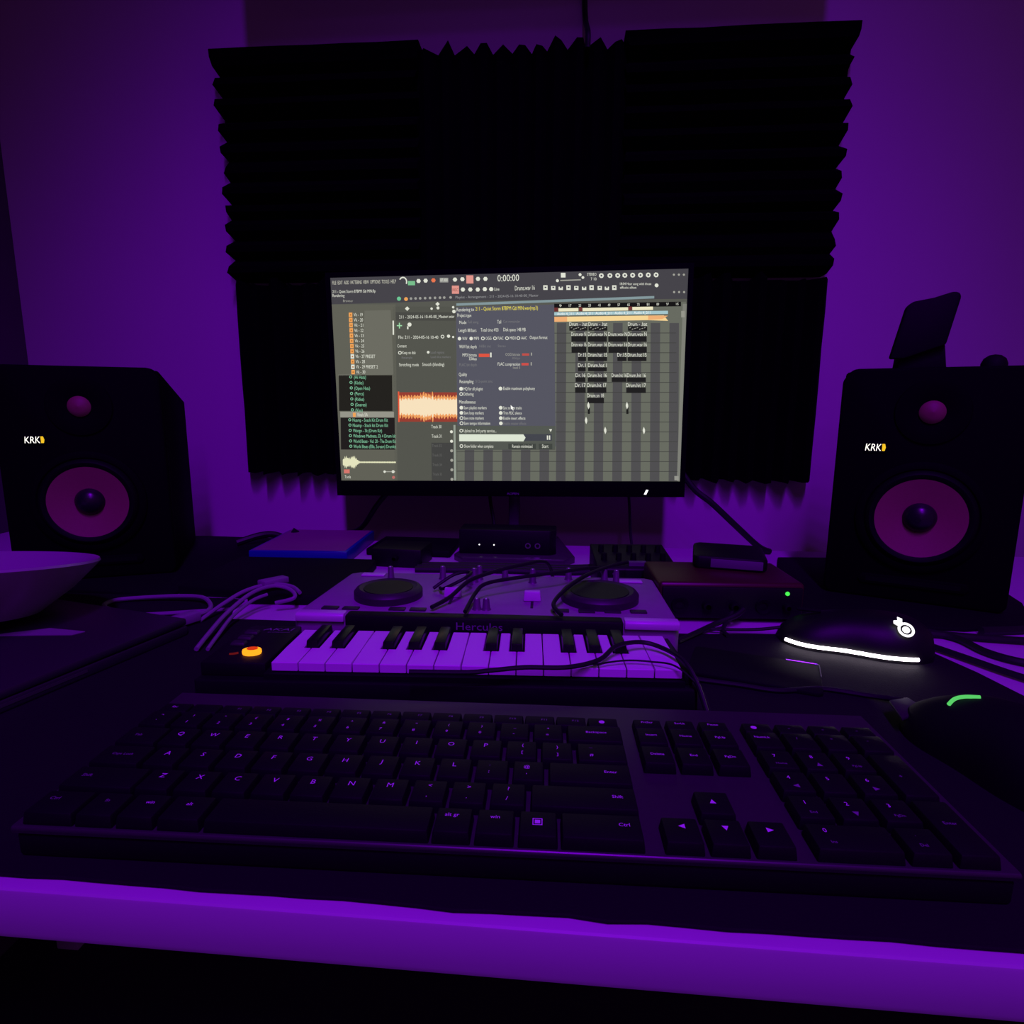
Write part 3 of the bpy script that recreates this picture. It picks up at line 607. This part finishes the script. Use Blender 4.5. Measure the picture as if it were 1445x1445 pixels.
# stand on top of the speaker
st = thing('device_stand', 'black tilted device stand standing on top of the speaker', 'stand', (366, 674, 246.5), math.radians(-16))
G().prism([(-20,0),(24,0),(20,26),(-18,26)], -4, 22, 'y').obj('foot', BLKM, st, bevel=2)
G().prism([(-29,11),(-16,11),(19,24),(27,70),(25,74),(20,75),(4,70),(-14,67),(-19,62)], -12, -2, 'y').obj('head_plate', BLKM, st, bevel=2.5)
tag(G().lathe([(11,0),(11,5),(9,10),(5,13),(0,14)], (425, 652, 246.5), 20).obj('rubber_knob', BLKM), 'small round black knob beside the stand on the speaker', 'knob')

# ================================================================== THINGS AT THE BACK OF THE DESK
ab = thing('audio_box', 'black audio box with two tiny lights and two jacks on the monitor base', 'audio box', (-72, 792, 9))
G().prism([(-66,0),(58,0),(66,8),(66,40),(-66,40)], 0, 34).obj('case', BLK, ab, bevel=2)
for x in (-38, -18): G().lathe([(0,1),(.8,.7),(1.0,0)], (x, 0, 13), 10, 'y').obj('indicator_light', LEDS, ab)
for x in (28, 41): G().lathe([(3.8,0),(3.8,1.6),(2.6,1.6),(2.4,.2)], (x, 0, 13), 18, 'y').obj('jack', STEEL, ab)
mx = thing('mixer', 'small black mixer with knobs behind the DJ controller', 'mixer', (86, 668, 0), math.radians(4))
G().prism([(0,0),(0,26),(6,30),(78,38),(80,36),(80,0)], -44, 46, 'x').obj('case', BLK, mx, bevel=2)
for i in range(5):
    for j in range(2): G().lathe([(3.6,0),(3.2,9),(0,9.6)], (-34+i*17, 22+j*28, 31+j*3.2), 12).obj('knob', BLKM, mx)
for x, z in ((-26,21),(-2,15),(34,22),(34,11)): G().lathe([(0,.9),(1.1,.6),(1.2,0)], (x, 0, z), 8, 'y').obj('indicator_light', LEDS if x > 30 and z < 15 else GCABLE, mx)
G().box(-8, 12, 4, 12, 29, 33.5).obj('display', GCABLE, mx)
ri = thing('audio_interface', 'red audio interface with a green light beside the DJ controller', 'audio interface', (166, 574, 0), math.radians(3))
G().box(-70, 70, 3, 86, 3, 40).obj('case', RED, ri, bevel=4, seg=3)
fp = G().box(-67, 67, 0, 4, 5, 36).obj('front_panel', BLK, ri, bevel=1)
G().lathe([(0,1.2),(1.9,1),(2.1,0)], (52, 0, 31), 12, 'y').obj('indicator_light', LEDG, fp)
for x, r in ((-50,8.5),(-24,5),(2,5),(30,8),(52,4)): G().lathe([(r,0),(r*.9,6 if r < 6 else 2),(r*.5,6.5 if r < 6 else 1)], (x, 0, 18), 20, 'y').obj('knob' if r < 6 else 'socket', BLKM, fp)
for x in (-60, 60):
    for y in (10, 78): G().lathe([(0,0),(5,0),(5,3),(0,3)], (x, y, 0), 12).obj('rubber_foot', BLK, ri)
hd_ = thing('hard_drive', 'flat dark portable drive with a pale front edge lying on the red interface', 'hard drive', (176, 622, 40), math.radians(-12))
G().prism([(-34,0),(30,0),(36,6),(36,64),(30,70),(-32,70),(-38,64),(-38,6)], 0, 14).obj('case', BLK, hd_, bevel=3)
G().box(-20, 31, -.8, .4, 2.5, 11.5).obj('front_edge', SLABE, hd_, bevel=.4)
gc = thing('game_case', 'blue plastic game case lying on the white desk beneath the foam', 'game case', (-346, 748, 0), math.radians(3))
G().box(-66, 66, 0, 140, 0, 17).obj('case', BLUE, gc, bevel=2)
G().box(-62, 62, 4, 138, 17, 17.3).obj('cover_sheet', CASEINK, gc)
tag(G().prism([(-417,602),(-330,596),(-326,580),(-240,584),(-222,612),(-236,738),(-300,738),(-416,734)], 0, 12).obj('flat_case', BLKM, bevel=3), 'flat black case lying in front of the blue game case', 'case')
tag(G().tube([(-470,820,9),(-446,838,16),(-430,850,16),(-410,860,9),(-400,866,21)], 5).obj('cable', BCABLE), 'thick black cable humped beside the blue game case', 'cable')
tag(G().prism([(-272,803),(-152,800),(-150,884),(-268,886)], 0, 10).obj('shade_slab', BLKM, bevel=2), 'low black slab added to darken the desk between the power adapter and the monitor base', 'box')  # added black stand-in darkening the desk patch in the monitor's shade
pb = thing('power_adapter', 'black box shaped power adapter between the game case and the monitor base', 'adapter', (-212, 742, 0), math.radians(-4))
G().box(-34, 34, 0, 52, 0, 25).obj('case', BLK, pb, bevel=3); G().lathe([(4,0),(4,5),(2.5,8)], (0, 0, 13), 12, 'y').obj('strain_relief', BLKM, pb)
for k, (y, t) in enumerate(((727, 'nearest the DJ controller'), (738, 'between two others'), (749, 'nearest the monitor base'))):
    tag(G().tube([(-182,y-4,4),(-120,y,4),(-60,y+2,4),(0,y+1,4),(38,y+8,4)], 4).obj('cable', BCABLE), 'thick black cable lying before the monitor base, ' + t, 'cable')
tag(G().tube([(-262,890,80),(-285,900,55),(-310,912,22),(-330,925,8),(-345,935,4)], 4.2).obj('cable', BCABLE), 'black cable slanting from the monitor down to the blue game case', 'cable')
tag(G().tube([(98,905,95),(102,905,60),(104,900,25),(106,890,4)], 2.2).obj('thin_cable', BCABLE), 'thin black cable hanging straight down behind the monitor', 'cable')
tag(G().tube([(150,895,150),(186,880,96),(215,872,72),(250,868,40),(282,868,12),(300,872,3.6)], 4.4).obj('cable', BCABLE), 'thick black cable slanting from the monitor toward the red interface', 'cable')
tag(G().tube([(-112,905,120),(-108,897,70),(-102,888,40),(-98,880,13)], 2.6).obj('cable', BCABLE), 'black cable hanging behind the monitor beside its neck', 'cable')

# ================================================================== MICE AND THINGS ON THE MAT
def mouse_body(L_, W_, H_, waist=.12, n=26, m=18):
    g = G(); vs = []; fs = []
    for i in range(n):
        t = i/(n-1); e = math.sin(PI*min(1, max(0, t)))
        w = W_/2*(max(0., 1-abs(2*t-1)**3.2))**.5*(1-waist*math.exp(-((t-.58)/.16)**2)); hh = H_*(max(0., 1-abs(2*(t**.8)-1)**2.6))**.55*(1-.28*t)
        y = (t-.5)*L_
        for k in range(m):
            a = PI*k/(m-1); vs.append((-w*math.copysign(abs(math.cos(a))**.8, math.cos(a)), y, hh*math.sin(a)**.9))
    for i in range(n-1):
        for k in range(m-1): a = i*m+k; fs.append((a, a+1, a+m+1, a+m))
        fs.append((i*m+m-1, i*m, (i+1)*m, (i+1)*m+m-1))
    return g.add(vs, fs)
# local +y is the front of a mouse
gm = thing('glowing_mouse', 'black gaming mouse with a white light strip and a glowing round emblem', 'mouse', (256, 524, 2), math.radians(73))
mouse_body(124, 64, 36).obj('shell', BLK, gm, angle=60)
sp_ = [(40,.60),(26,.86),(12,.97),(-4,1.03),(-20,1.06),(-38,1.0),(-50,.83)]
def side(a, W_=64, L_=124, waist=.12):
    t = a/L_+.5; return -(W_/2*(1-abs(2*t-1)**3.2)**.5*(1-waist*math.exp(-((t-.58)/.16)**2))+.6)
G().tube([(side(a), a, 4.5) for a in (54,46,36,24,12,0,-12,-24,-36,-44)], 1.5, 8).obj('light_strip', LEDW, gm)
def emblem(parent, loc, nrm, r):
    q = Vector(nrm).to_track_quat('Z', 'Y'); M_ = Matrix.Translation(Vector(loc)*MM) @ q.to_matrix().to_4x4()
    a = G().lathe([(r*.70,0),(r,0),(r,.5),(r*.70,.5)], n=28); a.lathe([(0,.5),(r*.46,.5),(r*.46,0)], n=20)
    a.prism([(-r*.9,r*.5),(-r*.3,r*.95),(-r*.2,r*1.5),(-r*.75,r*1.75),(-r*.8,r*1.25),(-r*1.3,r*1.2),(-r*1.35,r*.8)], 0, .5)
    o = a.obj('emblem', LEDS, parent, smooth=False); o.matrix_local = M_; return o
emblem(gm, (-22.8, -33.8, 27), (-.74, -.16, .66), 6.2)
G().tube([(0,58,8),(-2,76,4),(-8,98,2.5),(-14,118,2.5)], 1.6).obj('mouse_lead', BCABLE, gm)
G().box(-2, 2, 26, 46, 26, 29).obj('scroll_wheel', BLKM, gm, bevel=1.4)
bmz = thing('black_mouse', 'large black mouse with a green light arc beside the number pad', 'mouse', (262, 340, 2), math.radians(20))
mouse_body(128, 72, 44, .08).obj('shell', BLKM, bmz, angle=60)
G().tube([(-19,27,28.6),(-14,27.5,31.4),(-8,26,32.8),(-1.5,22,33.6)], 1.1, 8).obj('light_arc', LEDG2, bmz)
G().prism([(-33,44),(-20,66),(-4,66),(-6,50)], 10, 12.5).obj('button_tip', DGREY, bmz, bevel=1)
tag(G().tube([(95,439,4),(132,431,4),(160,424,4),(192,430,4),(222,422,4),(240,408,8)], 1.9).obj('cable', BCABLE), 'black mouse cable lying across the mat to the large black mouse', 'cable')
ps = thing('dark_phone', 'thin black glass slab with a shiny corner lying on the mat', 'phone', (207, 471, 2), math.radians(-18.5))
G().prism([(-95,-52),(-92,-55),(-3,-55),(0,-52),(0,-3),(-3,0),(-92,0),(-95,-3)], 0, 3.4).obj('case', BLKM, ps, bevel=.8)
G().tube([(-24,0,3.2),(-4,0,3.2),(-.8,-.8,3.2),(0,-4,3.2),(0,-24,3.2)], .45, 6, 4).obj('edge_trim', STEEL, ps)

# ================================================================== LAPTOP, BOWL, WHITE CABLES
la = thing('laptop', 'closed dark laptop lying on the mat under the white bowl', 'laptop', (-332, 489, 2), math.radians(-14))
G().box(-320, 0, -215, 0, 0, 9).obj('base', LAPTOP, la, bevel=1.5); G().box(-320, 0, -215, 0, 9.4, 16).obj('lid', LAPTOP, la, bevel=2)
G().box(-.6, .3, -165, -92, 4.2, 6.4).obj('side_trim', STEEL, la)
G().box(-230, -90, -4, .4, 8, 11).obj('hinge', BLK, la)
bw = tag(G().lathe([(0,4),(40,4),(56,6),(82,26),(100,46),(103,48),(104,46),(101,42),(84,22),(60,1),(50,0),(44,0),(43,2),(0,2)][::-1], n=64).obj('bowl', CERAM), 'white bowl tipped slightly, standing on the dark laptop', 'bowl')
bw.location = (-.514, .448, .0185+.0079); bw.rotation_euler = (math.radians(-9), 0, 0)
tag(G().prism([(-470,430),(-430,452),(-395,448),(-400,440),(-432,436)], 18, 18.6).obj('paper_scrap', WCABLE, smooth=False), 'thin pale paper scrap lying on the dark laptop', 'paper')
wc = thing('white_cable', 'white cable loop with a square plug between the laptop and the speaker', 'cable', (0,0,0))
G().tube([(-440,538,3.4),(-462,551,4),(-461,566,5),(-437,574,6),(-399,577,8),(-369,572,9),(-347,550,8),(-344,533,7),(-352,520,8)], 2.2).obj('cord', WCABLE, wc)
G().tube([(-438,530,3),(-412,531,3),(-379,540,3),(-356,548,3),(-330,556,3)], 2.2).obj('cord', WCABLE, wc)
G().prism([(-361,502),(-349,497),(-338,520),(-350,525)], 4, 13).obj('plug', WCABLE, wc, bevel=1.5)
wd = thing('white_cable', 'pair of white cords arching up beside the silver controller', 'cable', (0,0,0))
G().tube([(-301,452,5),(-306,478,8),(-310,515,14),(-305,552,22),(-292,572,24),(-275,574,20),(-268,566,14),(-285,560,10)], 2.0).obj('cord', WCABLE, wd)
G().tube([(-293,455,4),(-299,480,6),(-305,516,11),(-302,548,16),(-294,562,18)], 1.7).obj('cord', WCABLE, wd)
G().tube([(-340,520,4),(-332,548,12),(-322,572,18),(-305,590,20),(-283,592,18),(-268,580,15)], 2.0).obj('cord', WCABLE, wd)
G().prism([(-318,588),(-306,582),(-290,604),(-300,610)], 18, 25).obj('plug', WCABLE, wd, bevel=1.5)

# ================================================================== CABLES AT THE SPEAKER BY THE MOUSE
def cab(pts, r, m, label): return tag(G().tube(pts, r).obj('cable', m), label, 'cable')
cab([(298,556,4),(330,556,4),(369,550,4),(411,545,4),(470,540,4),(560,556,4),(700,600,4)], 3.4, BCABLE, 'black cable running level along the foot of the speaker with the stand')
cab([(330,566,3.6),(356,546,3.6),(362,514,3.6),(380,494,3.6),(430,470,3.6),(540,455,3.6),(680,480,3.6)], 3.2, BCABLE, 'black cable bending off toward the desk end from the speaker with the stand')
cab([(300,548,4),(318,530,4),(334,503,4),(352,470,4),(372,446,4),(410,420,4),(520,380,4),(660,370,4)], 2.6, BCABLE, 'black cable running beside the curved edge of the mat')
cab([(390,566,4.2),(430,573,4.2),(470,586,4.2),(520,600,4.2),(620,640,4.2),(720,720,4.2)], 4, BCABLE, 'thick black cable behind the others at the foot of the speaker with the stand')
cab([(494,628,5),(540,650,6),(600,690,5),(690,760,5)], 5, BCABLE, 'thick black cable end behind the speaker with the stand')
cab([(104,512,4),(127,535,5),(146,552,7),(166,562,12),(176,570,16)], 2.6, BCABLE, 'black cable plugged into the front of the red interface')
cab([(152,531,4),(151,545,4),(158,558,8),(166,570,14)], 2.0, BCABLE, 'short black cable dropping from the red interface to the mat')
